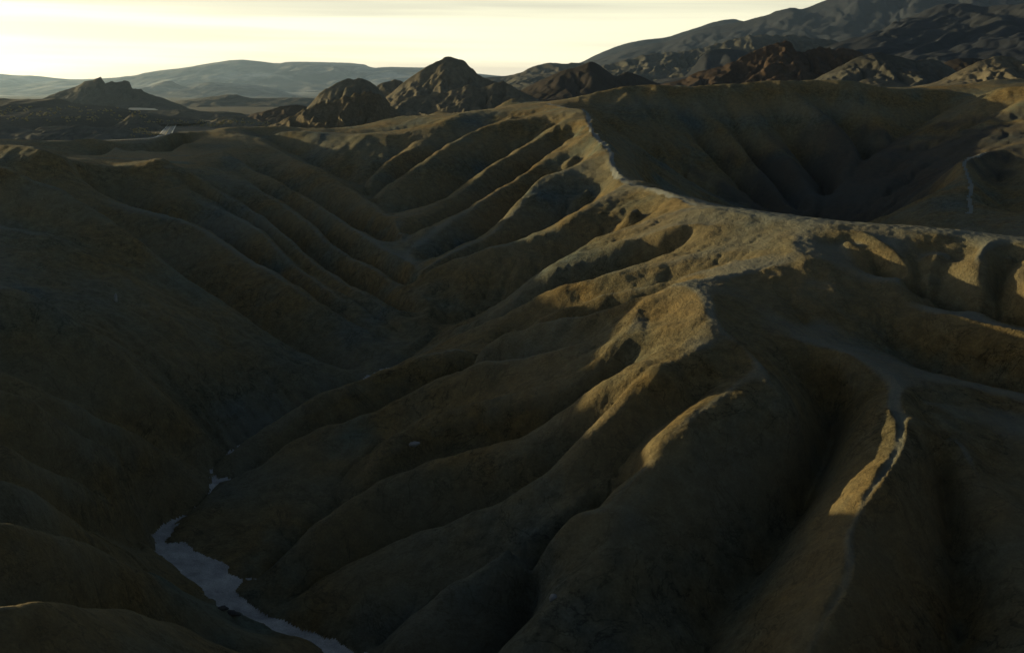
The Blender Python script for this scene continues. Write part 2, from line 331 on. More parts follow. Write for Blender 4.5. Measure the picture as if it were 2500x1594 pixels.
R['X'] = [(2560, 345, 302), (2500, 352, 300), (2409, 371, 294), (2377, 378, 290), (2352, 391, 283), (2360, 419, 272), (2374, 447, 262), (2363, 493, 247), (2374, 518, 237), (2400, 560, 222), (2440, 600, 205)]
# gullies
G = {}
G['W'] = [('w', 2, 50, -49.3), ('w', -6, 66, -48.8), (800, 1594, 80.4), (690, 1552, 83), (600, 1500, 85.5), (540, 1455, 87.8), (470, 1415, 90), (405, 1385, 92), (365, 1345, 96), (372, 1305, 99.5), (425, 1275, 102.5), (470, 1255, 104), (510, 1218, 107.5), (527, 1182, 111.2), (505, 1155, 114), (545, 1132, 117), (590, 1122, 119.5), ('w', -29, 130, -43.6), ('w', -24.5, 141, -42.8), ('w', -16, 152, -41), (1065, 825, 160), (1054, 790, 163), (1047, 732, 170), (1028, 670, 183), (994, 610, 203), (962, 537, 240), (904, 488, 280), (881, 463, 308), (925, 412, 326), (985, 366, 341)]
G['W2'] = [(1534, 224, 400), (1499, 306, 362), (1548, 349, 358), (1605, 399, 352), (1690, 452, 345), (1760, 488, 338), (1840, 514, 330), (1920, 537, 322), (1985, 554, 315), (2100, 582, 300), (2250, 612, 280)]
G['W3'] = [(2285, 287, 398), (2162, 356, 370), (2066, 430, 345), (1995, 515, 322), (1985, 554, 315)]
G['Q'] = [(1802, 795, 106), (1841, 820, 104.8), (1891, 866, 103.2), (1930, 903, 102.2), (1998, 972, 101), (2041, 1022, 100), (2027, 1106, 95), (1991, 1177, 90.5), (1948, 1270, 86), (1856, 1391, 79.5), (1763, 1498, 74.5), (1724, 1596, 70), ('w', 8, 46, -43)]
G['lM'] = [(1780, 885, 99), (1720, 960, 95), (1635, 1006, 93), (1550, 1092, 90), (1466, 1170, 86), (1405, 1222, 83), (1320, 1264, 82.5), (1230, 1337, 82), (1120, 1402, 82), (1040, 1472, 81), (950, 1547, 80), (905, 1592, 79)]
G['jk'] = [(1500, 850, 107.5), (1420, 893, 107.5), (1337, 915, 108.5), (1255, 946, 109.5), (1171, 967, 110.8), (1090, 990, 111.2), (1015, 1020, 111.3), (950, 1055, 111), (900, 1110, 108.5), (860, 1170, 106), (760, 1240, 101), (650, 1320, 96), (570, 1420, 89.5)]
G['kl'] = [(1640, 857, 106), (1560, 887, 106), (1500, 957, 104), (1400, 1012, 104), (1310, 1077, 103.5), (1240, 1102, 105), (1130, 1122, 106.5), (1020, 1162, 106), (930, 1197, 105), (850, 1262, 101.5), (740, 1347, 96.5), (640, 1432, 90.3)]
G['l01'] = [('w', -112, 140, -20), (60, 540, 155), (184, 617, 150), (286, 670, 147), (350, 701, 144.5), (374, 740, 140.5), (409, 793, 134.5), (425, 860, 129.5), (450, 960, 124.5), (500, 1060, 121), (535, 1106, 119.5)]
G['V3'] = [(2072, 622, 131.5), (2105, 658, 128.5), (2150, 702, 124.5), ('w', 49, 118, -27.5), ('w', 57, 112, -28.5), ('w', 70, 102, -29.5)]
G['V4'] = [(1990, 722, 118.5), (2060, 790, 115), (2150, 850, 111), (2250, 905, 107), (2350, 945, 104), (2500, 990, 101), ('w', 72, 84, -32)]
G['V5'] = [(2245, 1000, 92.5), (2330, 1025, 91), (2430, 1085, 87), (2510, 1165, 82), ('w', 52, 60, -37)]
G['V6'] = [(2255, 1062, 85), (2290, 1122, 86), (2300, 1202, 83), (2320, 1302, 79), (2330, 1402, 75.5), (2340, 1502, 72), (2350, 1602, 68.5), ('w', 20, 46, -43)]
G['V7'] = [(1880, 655, 122.5), (1910, 735, 117), (1960, 805, 110.5)]
G['pl1'] = [(1560, 745, 115.8), (1590, 790, 110.5), (1585, 850, 104.5)]
G['XR'] = [(2440, 400, 297), (2430, 470, 270), (2460, 540, 243)]

G['V8'] = [(1548, 349, 345), (1610, 402, 318), ('w', 40, 235, -38), ('w', 50, 212, -41), ('w', 62, 200, -43), ('w', 74, 193, -43), ('w', 88, 184, -42), ('w', 125, 160, -40)]
R['lc1'] = [(247, 341, 335), (290, 362, 318), (318, 386, 296), (345, 393, 282)]
R['lc2'] = [(556, 311, 385), (543, 322, 372), (500, 340, 352), (462, 352, 336)]
G['c1'] = [(130, 376, 285), (200, 393, 303), (255, 403, 320), (292, 397, 332)]
G['c2'] = [(345, 403, 318), (385, 398, 338), (425, 382, 357), (470, 363, 374)]
G['c3'] = [('w', -58, 388, -17.5), ('w', -47, 392, -18), ('w', -34, 386, -17.5)]
G['c4'] = [(640, 336, 378), (720, 380, 352), (800, 425, 330), (865, 460, 314)]
R['l7a'] = [(853, 336, 356), (848, 390, 336), (862, 440, 318)]
G['sg'] = [(2290, 612, 125), (2266, 650, 121.5), (2262, 700, 117.8), (2292, 748, 115.3)]
G['TX'] = [(2510, 262, 362), (2440, 276, 358), (2385, 316, 350), (2310, 374, 338), (2230, 442, 326), (2120, 507, 316)]
G['V9'] = [('w', 72, 302, -40), ('w', 76, 270, -42), ('w', 80, 240, -43), ('w', 84, 208, -43)]
lines = {k: chaikin(trace(v), 2) for k, v in {**R, **G}.items()}

def between(a, b, depth, n=26, t0=0.14, t1=0.97, power=0.7):
    """a gully half-way between two neighbouring spurs"""
    A, B = resample(lines[a], n), resample(lines[b], n)
    t = np.linspace(0, 1, n)
    Mid = (A + B) / 2
    gap = np.linalg.norm((A - B)[:, :2], axis=1)
    d = np.minimum(depth, gap * 0.55) * np.clip(np.sin(np.pi * np.clip(t * 0.92 + 0.04, 0, 1)), 0, 1) ** power
    Mid[:, 2] = np.minimum(np.minimum(A[:, 2], B[:, 2]), Mid[:, 2]) - d
    d = d * (0.06 + 0.94 * sstep(t0, t0 + 0.22, t))
    Mid[:, 2] = np.minimum(A[:, 2], B[:, 2]) - d
    keep = (t >= t0) & (t <= t1)
    return Mid[keep]

auto = [('Sa', 'Sb', 7), ('Sb', 'Sc', 9), ('Sc', 'Sd', 9), ('Sd', 'Se', 8), ('Se', 'Sf', 8), ('Sf', 'Sg', 8),
        ('Sg', 'Sh', 4.5), ('Sh', 'Sh2', 1.6), ('Sh2', 'Si', 3.0), ('Si', 'Sj', 7.5), ('Sl', 'Sm', 8), ('Sn', 'So', 5.0),
        ('l0', 'lm1', 7), ('lm1', 'lm2', 2.5), ('lm2', 'lm3', 6), ('lm3', 'lm4', 5), ('lm4', 'lm5', 6), ('lm5', 'lm6', 6),
        ('l1', 'l2', 12), ('l2', 'l3b', 12), ('l3', 'l3b', 1.2), ('l3', 'l4', 8), ('l4', 'l5', 3.5), ('l5', 'l6', 8),
        ('m0a', 'm0e', 8), ('m0a', 'm0b', 9), ('m0b', 'm0c', 9), ('m0c', 'm0d', 7), ('s2', 's3', 3.0)]
auto_lines = [between(*a) for a in auto]

# ------------------------------------------------------------------ solve the ground between those lines (log-polar sheet)
def plain(X, Y):
    r = np.hypot(X, Y)
    left = -23 - 0.0070 * np.clip(r, 300, 1300)
    right = 1.0 + 0.004 * np.clip(r - 450, 0, 900)
    k = sstep(0.02, 0.16, np.arctan2(X, np.maximum(Y, 1)))
    k = k * (Y > 0)
    z = left + (right - left) * k
    return z + (-33 - z) * sstep(1500, 4000, r)

TH0, TH1, R0, R1 = -1.75, 1.25, 20.0, 1000.0
def solve(h):
    nth = int((TH1 - TH0) / h) + 1; nl = int(math.log(R1 / R0) / h) + 1
    th = TH0 + h * np.arange(nth); lr = math.log(R0) + h * np.arange(nl)
    return th, lr

def rasterise(h, nth, nl, polys):
    acc = np.zeros((nl, nth)); cnt = np.zeros((nl, nth))
    for P in polys:
        th = np.arctan2(P[:, 0], P[:, 1]); lr = np.log(np.maximum(np.hypot(P[:, 0], P[:, 1]), 5))
        q = np.stack([th, lr, P[:, 2]], -1)
        for a, b in zip(q[:-1], q[1:]):
            m = max(2, int(np.hypot(b[0] - a[0], b[1] - a[1]) / (h * 0.5)) + 1)
            t = np.linspace(0, 1, m)[:, None]; s = a + (b - a) * t
            i = np.rint((s[:, 1] - math.log(R0)) / h).astype(int); j = np.rint((s[:, 0] - TH0) / h).astype(int)
            ok = (i >= 0) & (i < nl) & (j >= 0) & (j < nth)
            np.add.at(acc, (i[ok], j[ok]), s[ok, 2]); np.add.at(cnt, (i[ok], j[ok]), 1)
    return acc, cnt

HS = 0.0033
ROUND = 1.28
ridge_lines = [lines[k] for k in R]
gully_lines = [lines[k] for k in G] + auto_lines

def film(kind):
    """a membrane through the ridges ('R'), through the gullies ('G'), or the height share between the two ('h')"""
    Zs = None
    for mult, iters in ((16, 260), (8, 160), (4, 110), (2, 60), (1, 26)):
        h = HS * mult
        th, lr = solve(h)
        nth, nl = len(th), len(lr)
        TT, LL = np.meshgrid(th, lr)
        RR = np.exp(LL); X, Y = RR * np.sin(TT), RR * np.cos(TT)
        accR, cntR = rasterise(h, nth, nl, ridge_lines); accG, cntG = rasterise(h, nth, nl, gully_lines)
        if kind == 'R': fixed = cntR > 0; val = accR / np.maximum(cntR, 1)
        elif kind == 'G': fixed = (cntG > 0); val = accG / np.maximum(cntG, 1)
        else: fixed = (cntR > 0) | (cntG > 0); val = np.where(cntR > 0, 1.0, 0.0)
        if kind != 'h':
            pz = plain(X, Y)
            lim = np.full(TT.shape, 520.0)
            lim[TT < -0.2] = 430; lim[TT > 0.05] = 500; lim[TT > 0.55] = 470; lim[TT < -0.53] = 640
            far = (RR > lim) & ~fixed
            val = np.where(far, pz, val); fixed |= far
            outer = (X < -400) & ~fixed
            val = np.where(outer, -26, val); fixed |= outer
            ring = (np.arange(nl) < max(1, int(0.02 / h)))[:, None] & np.ones((1, nth), bool) & ~fixed
            val = np.where(ring, -36, val); fixed |= ring
        val = np.where(fixed, val, 0)
        if Zs is None:
            Z = np.where(fixed, val, -25.0 if kind != 'h' else 0.5)
        else:
            pi = np.clip((LL - math.log(R0)) / (h * 2), 0, Zs.shape[0] - 1.001); pj = np.clip((TT - TH0) / (h * 2), 0, Zs.shape[1] - 1.001)
            i0, j0 = pi.astype(int), pj.astype(int); fi, fj = pi - i0, pj - j0
            Z = (Zs[i0, j0] * (1 - fi) * (1 - fj) + Zs[i0 + 1, j0] * fi * (1 - fj) + Zs[i0, j0 + 1] * (1 - fi) * fj + Zs[i0 + 1, j0 + 1] * fi * fj)
            Z = np.where(fixed, val, Z)
        Z = Z.astype(np.float32)
        ii, jj = np.indices(Z.shape)
        par = (ii + jj) & 1
        w0 = np.where((par == 0) & ~fixed, 1.75, 0.0).astype(np.float32); w1 = np.where((par == 1) & ~fixed, 1.75, 0.0).astype(np.float32)
        for it in range(iters):
            for w in (w0, w1):
                Pd = np.pad(Z, 1, mode='edge')
                Z = Z + w * ((Pd[:-2, 1:-1] + Pd[2:, 1:-1] + Pd[1:-1, :-2] + Pd[1:-1, 2:]) * 0.25 - Z)
        Zs = Z
    return Z, TT, LL, RR, X, Y

ZR, TT, LL, RR, X, Y = film('R')
def on_film(A, P):
    i = np.clip(np.rint((np.log(np.hypot(P[:, 0], P[:, 1])) - math.log(R0)) / HS).astype(int), 0, A.shape[0] - 1)
    j = np.clip(np.rint((np.arctan2(P[:, 0], P[:, 1]) - TH0) / HS).astype(int), 0, A.shape[1] - 1)
    return A[i, j]
for nm in ('kl', 'lM', 'pl1', 'V3', 'sg', 'jk', 'V4', 'V5', 'V6', 'V7', 'Q', 'c1', 'c2', 'TX', 'XR', 'l01'):
    k = list(G).index(nm)
    P = resample(gully_lines[k], 60); top = on_film(ZR, P)
    f = sstep(0.0, 0.16 if nm in ('Q', 'kl', 'lM', 'jk', 'l01', 'V6') else 0.34, np.linspace(0, 1, 60))
    P[:, 2] = np.minimum(top - 0.15, P[:, 2]) * f + (top - 0.15) * (1 - f)
    gully_lines[k] = P
ZGy = film('G')[0]
hh = np.clip(film('h')[0], 0, 1)
ii, jj = np.indices(ZR.shape)
ZGy = np.minimum(ZGy, ZR - 0.5)
share = 1 - (1 - hh) ** ROUND                     # full rounded spurs, narrow gullies
Z = (ZGy + (ZR - ZGy) * share).astype(np.float64)
flatpart = RR > np.where(TT < -0.53, 640, np.where(TT < -0.2, 430, 510))
Z = np.where(flatpart, plain(X, Y), Z)

# wash corridor (flat floor) and trails as distances on the sheet
def dist_to(P, X, Y, reach):
    """distance to a line in plan and the height of its nearest place"""
    d = np.full(X.shape, 1e9); hz = np.zeros(X.shape)
    S = resample(P, step=max(0.4, reach * 0.1))
    lo, hi = S[:, :2].min(0) - reach, S[:, :2].max(0) + reach
    box = (X > lo[0]) & (X < hi[0]) & (Y > lo[1]) & (Y < hi[1])
    xs, ys = X[box], Y[box]
    out = np.full(xs.shape, 1e9); oz = np.zeros(xs.shape)
    for a, b in zip(S[:-1], S[1:]):
        sel = np.nonzero(np.abs(xs - (a[0] + b[0]) / 2) + np.abs(ys - (a[1] + b[1]) / 2) < reach * 1.6)[0]
        if not len(sel): continue
        ab = (b - a)[:2]; t = np.clip(((xs[sel] - a[0]) * ab[0] + (ys[sel] - a[1]) * ab[1]) / max(ab @ ab, 1e-9), 0, 1)
        dd = np.hypot(xs[sel] - a[0] - t * ab[0], ys[sel] - a[1] - t * ab[1])
        better = dd < out[sel]
        out[sel[better]] = dd[better]; oz[sel[better]] = (a[2] + (b[2] - a[2]) * t)[better]
    d[box] = out; hz[box] = oz
    return d, hz

# rounding of crests and gullies: more rounds close by (the cells are smaller there)
def blur(A):
    Pd = np.pad(A, 1, mode='edge')
    return (Pd[:-2, 1:-1] + Pd[2:, 1:-1] + Pd[1:-1, :-2] + Pd[1:-1, 2:]) * 0.125 + A * 0.5
cell = RR * HS
rounds = np.clip((0.36 / cell) ** 2 * 4, 0.6, 60) + np.clip((0.75 / cell) ** 2 * 4, 0.6, 60) * sstep(0.55, 0.85, hh)
Zb = Z.copy()
for k in range(60):
    wgt = np.clip(rounds - k, 0, 1)
    if not (wgt > 0).any(): break
    Zb = Zb + (blur(Zb) - Zb) * wgt
Z = Zb

# running water: every cell drains to its lowest neighbour, and the collected flow cuts branching rills
def carve(Z, ci, cj, k, thr, dmax, jitter, s0, s1, iters=2, seed=3, spread=2):
    g = np.random.default_rng(seed)
    nI, nJ = Z.shape
    ci = np.broadcast_to(ci, Z.shape); cj = np.broadcast_to(cj, Z.shape)
    area = ci * cj
    idx = np.arange(nI * nJ).reshape(nI, nJ)
    for it in range(iters):
        Zp = Z + jitter * g.standard_normal(Z.shape) * np.minimum(ci, cj)
        best = np.zeros(Z.shape); rec = idx.copy()
        Pd = np.pad(Zp, 1, mode='constant', constant_values=1e9); Pi = np.pad(idx, 1, mode='edge')
        for oi in (-1, 0, 1):
            for oj in (-1, 0, 1):
                if oi == 0 and oj == 0: continue
                dist = np.hypot(oi * ci, oj * cj)
                sl = (Zp - Pd[1 + oi:1 + oi + nI, 1 + oj:1 + oj + nJ]) / dist
                better = sl > best
                best = np.where(better, sl, best); rec = np.where(better, Pi[1 + oi:1 + oi + nI, 1 + oj:1 + oj + nJ], rec)
        order = np.argsort(-Zp.ravel()).tolist(); rl = rec.ravel().tolist(); acc = area.ravel().tolist()
        for q in order:
            r = rl[q]
            if r != q: acc[r] += acc[q]
        A = np.array(acc).reshape(Z.shape)
        d = np.clip(k * np.sqrt(A) - thr, 0, dmax) * sstep(s0, s1, best)
        w = d
        for _ in range(spread): w = blur(w)
        Z = Z - (0.75 * d + 0.65 * w) / iters
    return Z

gi, gj = np.gradient(Z)
slope = np.hypot(gi, gj) / cell
Zsm = Z
for _ in range(40): Zsm = blur(Zsm)
sc = np.clip(cell, 0.24, 1.0)
crest = 0.5 * np.clip((Z - Zsm) / (sc * 1.2), -1, 1) + 1.15 * sstep(0.46, 0.14, slope) * sstep(-38, -29, Z)  # pale crust on crests and flat tops, tinted cool to carry sky light
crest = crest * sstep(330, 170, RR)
nz = (0.26 * gnoise(X / 2.6, Y / 2.6, 61) + 0.42 * gnoise(X / 7, Y / 7, 62) + 0.9 * gnoise(X / 19, Y / 19, 63)) * sstep(0.1, 0.4, slope) * sstep(900, 400, RR)
far_k = np.clip(RR / 130, 1, 3.2)
Zc = carve(Z + nz, cell, cell, 0.085 * far_k ** 0.6, 0.06 * far_k, 1.15 * far_k, 0.14, 0.16, 0.5, 3)
Z = Z + nz + (Zc - Z - nz) * sstep(800, 380, RR)

# ------------------------------------------------------------------ final ground sheet
def sample(A, th, lr):
    pi = np.clip((lr - math.log(R0)) / HS, 1, A.shape[0] - 3.001); pj = np.clip((th - TH0) / HS, 1, A.shape[1] - 3.001)
    i0, j0 = pi.astype(int), pj.astype(int); fi, fj = pi - i0, pj - j0
    def wts(t): return (-.5 * t ** 3 + t ** 2 - .5 * t, 1.5 * t ** 3 - 2.5 * t ** 2 + 1, -1.5 * t ** 3 + 2 * t ** 2 + .5 * t, .5 * t ** 3 - .5 * t ** 2)
    wi, wj = wts(fi), wts(fj)
    out = 0
    for a in range(4):
        row = 0
        for b in range(4): row = row + wj[b] * A[i0 + a - 1, j0 + b - 1]
        out = out + wi[a] * row
    return out

def ground_z(x, y):
    th = np.arctan2(x, y); r = np.hypot(x, y)
    return sample(Z, th, np.log(np.clip(r, R0, R1)))

tfine = np.arange(-0.545, 0.5451, 0.00155)
grow = []; st = 0.002; a = tfine[-1]
while a < math.pi:
    a += st; st = min(st * 1.12, 0.06); grow.append(a)
grow = np.array(grow[:-1] + [math.pi])
theta = np.concatenate([-grow[::-1], tfine, grow])
lrs = [math.log(34.0)]
while lrs[-1] < math.log(1300):
    r = math.exp(lrs[-1])
    lrs.append(lrs[-1] + np.interp(r, [35, 90, 160, 300, 1000], [0.0028, 0.0022, 0.0028, 0.0040, 0.0065]))
radii = np.concatenate([[0.3, 2, 4, 7, 10, 14, 18, 21, 24, 27, 30, 32], np.exp(lrs), np.geomspace(1350, 16000, 46)])
TG, RG = np.meshgrid(theta, radii)
XG, YG = RG * np.sin(TG), RG * np.cos(TG)
ZG = sample(Z, TG, np.log(np.clip(RG, R0, R1)))
pl = plain(XG, YG)
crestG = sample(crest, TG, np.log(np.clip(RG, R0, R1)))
inside = sstep(R1 * 0.985, R1 * 0.9, RG) * sstep(TH0, TH0 + .1, TG) * sstep(TH1, TH1 - .1, TG)
ZG = pl + (ZG - pl) * inside
near = sstep(26, 8, RG)
ZG = ZG + (np.interp(RG, [0, 2, 5, 10, 20, 30], [-2, -2.6, -7, -14, -23, -33]) - ZG) * near
# small lumps and clods
det = sstep(1100, 500, RG)
ZG += det * (0.040 * gnoise(XG / 0.36, YG / 0.36, 2) * sstep(190, 120, RG) + 0.045 * gnoise(XG / 0.7, YG / 0.7, 3) + 0.05 * gnoise(XG / 1.3, YG / 1.3, 5) + 0.07 * gnoise(XG / 4.1, YG / 4.1, 8) + 0.25 * gnoise(XG / 15, YG / 15, 9)) * np.clip(RG / 110, 0.6, 1.6)
# hummocks on the open ground beyond the ridges, rougher to the right of the road
rough = sstep(430, 520, RG) * sstep(1300, 1000, RG) * sstep(-0.31, -0.2, TG)
ZG += rough * (4.5 * np.abs(fbm(XG / 70, YG / 70, 4, 21)) - 1.0) * sstep(0.35, 0.0, TG)

road = chaikin(trace([(427, 296, 1180), (425, 299, 1080), (418, 306, 905), (408, 318, 745), (402, 331, 655), (390, 338, 622), (350, 341, 606), (300, 344, 592), (240, 347, 580)]), 3)
road[:, 2] = plain(road[:, 0], road[:, 1]) + 0.4
droad, zroad = dist_to(road, XG, YG, 30)
kroad = sstep(22, 7, droad)
ZG = ZG + (zroad - 0.45 - ZG) * kroad
trailA = chaikin(trace([(1337, 253, 394), (1400, 264, 350), (1437, 268, 330), (1434, 281, 315), (1446, 320, 285), (1478, 355, 253), (1492, 369, 243), (1495, 398, 228), (1510, 433, 213), (1534, 448, 206), (1650, 477, 180), (1696, 497, 169)]), 2)
trailB = chaikin(trace([(2409, 372, 294), (2377, 379, 290), (2352, 392, 283), (2360, 419, 272), (2374, 447, 262), (2363, 493, 247), (2374, 518, 238), (2363, 528, 236)]), 2)
wash = lines['W']
dw, fl = dist_to(wash, XG, YG, 11)
rise = np.interp(YG, [60, 82, 90, 105, 120, 150, 164, 166], [1.35, 1.05, 0.8, 0.62, 0.55, 0.2, -1, -9])
lev = fl + rise + 0.30 * gnoise(XG / 3.1, YG / 3.1, 31) + 0.14 * gnoise(XG / 0.9, YG / 0.9, 33)
inw = (dw < np.interp(YG, [60, 85, 92, 110], [8, 4.6, 3.4, 2.4])) & (ZG < lev) & (YG < 157)
flow = 0.05 * gnoise(XG / 0.5 + 0.6 * gnoise(XG / 2, YG / 2, 37), YG / 1.6, 35)
ZG = np.where(inw, np.maximum(lev - 0.10 + (ZG - lev) * 0.12, ZG) + flow, ZG)
dA = dist_to(trailA, XG, YG, 6)[0]; dB = dist_to(trailB, XG, YG, 6)[0]
wA = np.interp(YG, [165, 200, 260, 400], [0.4, 0.6, 0.75, 0.9]) * (1 + 0.5 * gnoise(XG / 2.3, YG / 2.3, 41) + 0.3 * gnoise(XG / 0.7, YG / 0.7, 43))
inA = dA < wA
inB = dB < 0.6 * (1 + 0.5 * gnoise(XG / 2.0, YG / 2.0, 45))
ZG -= 0.10 * np.exp(-(np.minimum(dA, dB) / 0.8) ** 2)

nr, nc = XG.shape
V = np.stack([XG, YG, ZG + CZ], -1).reshape(-1, 3)
Qd = grid_quads(nr, nc)[:, ::-1]
fm = np.zeros(len(Qd), int)
c = lambda A: A.reshape(-1)[Qd].mean(1) > 0.5
flat = (RG > 455) & (TG < -0.03) & (TG > -0.60) & (ZG < pl + 1.3)
fm[c(flat.astype(float))] = 4
fm[c(inw.astype(float))] = 1
fm[c(inA.astype(float))] = 2
fm[c(inB.astype(float))] = 3
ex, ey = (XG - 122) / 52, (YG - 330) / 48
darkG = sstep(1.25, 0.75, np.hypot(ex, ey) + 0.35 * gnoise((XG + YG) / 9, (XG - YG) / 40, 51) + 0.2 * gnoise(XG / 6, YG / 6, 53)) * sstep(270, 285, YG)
def sub(name, k, mat):
    q = Qd[fm == k]
    used, inv = np.unique(q, return_inverse=True)
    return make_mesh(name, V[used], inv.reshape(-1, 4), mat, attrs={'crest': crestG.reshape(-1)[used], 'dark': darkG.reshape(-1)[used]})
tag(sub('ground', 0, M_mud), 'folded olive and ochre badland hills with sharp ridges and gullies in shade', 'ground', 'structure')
tag(sub('gravel_flat', 4, M_terr), 'dark scrubby gravel flat on both sides of the road at left', 'gravel flat', 'structure')
tag(sub('dry_wash', 1, M_wash), 'pale grey dry stream bed winding along the valley bottom at lower left', 'stream bed', 'structure')
tag(sub('path', 2, M_path), 'pale footpath worn along the crest of the central ridge', 'path', 'structure')
tag(sub('path', 3, M_path), 'thin pale footpath along the small ridge at far right', 'path', 'structure')

# ------------------------------------------------------------------ road with painted lines
def strip(name, path, off, width, lift, mat):
    d = np.gradient(path[:, :2], axis=0); d /= np.linalg.norm(d, axis=1)[:, None]
    nrm = np.stack([-d[:, 1], d[:, 0]], -1)
    L = path[:, :2] + nrm * (off + width / 2); Rr = path[:, :2] + nrm * (off - width / 2)
    z = path[:, 2] + CZ + lift
    n = len(path)
    vs = np.vstack([np.column_stack([L, z]), np.column_stack([Rr, z])])
    q = [(i, i + 1, n + i + 1, n + i) for i in range(n - 1)]
    o = make_mesh(name, vs, q, mat)
    md = o.modifiers.new('thickness', 'SOLIDIFY'); md.thickness = 0.02; md.offset = -1
    return o
rp = resample(road, step=4.0)
M_asph = earth('worn_asphalt', [(.060, .060, .064), (.075, .075, .078)], 0.4, 0.15, 8, 0.02, rough=0.55, specks=0.1)
M_paint = earth('road_paint', [(.62, .62, .58), (.72, .72, .68)], 0.5, 0, rough=0.6, specks=0.1)
M_yellow = earth('yellow_road_paint', [(.50, .36, .08), (.58, .42, .10)], 0.5, 0, rough=0.6, specks=0.1)
rd = tag(strip('road', rp, 0, 8.6, 0.0, M_asph), 'straight two lane asphalt road with white edge lines running away at left', 'road', 'structure')
for off, mt, w in ((3.6, M_paint, 0.42), (-3.6, M_paint, 0.42), (0.0, M_yellow, 0.22)):
    m = strip('road_marking', rp, off, w, 0.03, mt); m.parent = rd

# ------------------------------------------------------------------ hills and mountains beyond the badlands
def ridge(name, label, pts, Y, front, back, base, mat, L, relief=0.4, seed=1, rugged=0.012, ntf=60, ntb=14, pw=1.1, step=1.6, cat='hill', extend=0.9, crisp=False, cut=1.7):
    """a hill from its skyline: crest at its real distance, flanks cut by spurs and gullies falling to the front and the back"""
    relief *= 0.75
    y0, y1 = (Y, Y) if isinstance(Y, (int, float)) else Y
    us = np.array([p[0] for p in pts], float)
    k = (us - us[0]) / (us[-1] - us[0])
    C = np.array([px(p[0], p[1], y0 + (y1 - y0) * kk) for p, kk in zip(pts, k)])
    if not crisp: C = chaikin(C, 1)
    if extend:
        a, b = C[0].copy(), C[-1].copy()
        ha, hb = max(0, a[2] - base), max(0, b[2] - base)
        da = (C[0] - C[1])[:2]; da /= np.linalg.norm(da); db = (C[-1] - C[-2])[:2]; db /= np.linalg.norm(db)
        head = [np.array([*(a[:2] + da * (ha * 1.6 + 1) * extend), base])] if ha > 0.5 else []
        tail = [np.array([*(b[:2] + db * (hb * 1.6 + 1) * extend), base])] if hb > 0.5 else []
        C = np.array(head + list(C) + tail)
    C = resample(C, n=int(np.clip(np.linalg.norm(np.diff(C, axis=0), axis=1).sum() / (max(y0, y1) * step / 1005), 40, 620)))
    n = len(C)
    dirv = C[-1, :2] - C[0, :2]; dirv /= np.linalg.norm(dirv)
    nv = np.array([-dirv[1], dirv[0]])
    s = np.concatenate([[0], np.cumsum(np.linalg.norm(np.diff(C[:, :2], axis=0), axis=1))])
    t = np.concatenate([-np.linspace(1, 0, ntf) ** 1.15, np.linspace(0, 1, ntb)[1:]])
    T, Sx = np.meshgrid(t, s)
    at = np.abs(T)
    D = np.where(T < 0, T * front, T * back)
    H = np.maximum(C[:, 2] - base, 0)
    H = H + rugged * H * fbm(s / L * 3.1, s * 0 + seed, 4, seed + 5) * 1.5
    Hm = H[:, None]
    Hs = np.maximum.accumulate(H) * 0 + np.convolve(np.pad(H, 8, mode='edge'), np.ones(17) / 17, 'valid')
    Hl = Hm * np.exp(-at * 9) + Hs[:, None] * (1 - np.exp(-at * 9))
    dr = 0.9 * gnoise(Sx / (2.3 * L), D / (1.6 * L), seed) + 0.35 * gnoise(Sx / (0.8 * L), D / (0.9 * L), seed + 1)
    q1 = ridged(Sx / L + dr + seed * 3.7, D / (4.0 * L), seed + 2)
    q2 = ridged(Sx / (L * 0.37) + 2.1 * dr, D / (1.6 * L), seed + 3)
    q3 = fbm(Sx / (L * 0.16), D / (L * 0.30), 3, seed + 4)
    bump = (at ** 0.55) * np.sqrt(np.clip(1 - at, 0, 1)) * 1.7
    Zc = base + Hl * (1 - at) ** pw - Hl * relief * bump * (0.75 * (1 - q1) + 0.33 * (1 - q2)) + Hl * (0.02 + relief * 0.14) * q3 * np.clip(at * 6, 0, 1) * (1 - at)
    Zc = np.maximum(Zc, base - 1) - 3.0 * (at ** 8) - 1.0 * (Hm < 1)
    ds = s[1] - s[0] if n > 1 else 1.0
    dtv = np.abs(np.gradient(np.where(t < 0, t * front, t * back)))
    hm = max(1.0, float(H.max()))
    unit = math.sqrt(ds * float(np.median(dtv)))
    Zc = carve(Zc, np.full(Zc.shape, ds), np.broadcast_to(dtv[None, :], Zc.shape), 0.055 * cut, 0.11 * unit * cut, 0.10 * hm * cut, 0.12, 0.05, 0.25, 2, seed, 1)
    wob = Hl * 0.10 * gnoise(Sx / (L * .5), D / (L * .5), seed + 9) * np.clip(at * 4, 0, 1)
    Xc = C[:, 0][:, None] + nv[0] * (D + wob) + dirv[0] * wob; Yc = C[:, 1][:, None] + nv[1] * (D + wob) + dirv[1] * wob
    o = make_mesh(name, np.stack([Xc, Yc, Zc + CZ], -1).reshape(-1, 3), grid_quads(n, len(t)), mat)
    return tag(o, label, cat, 'structure')

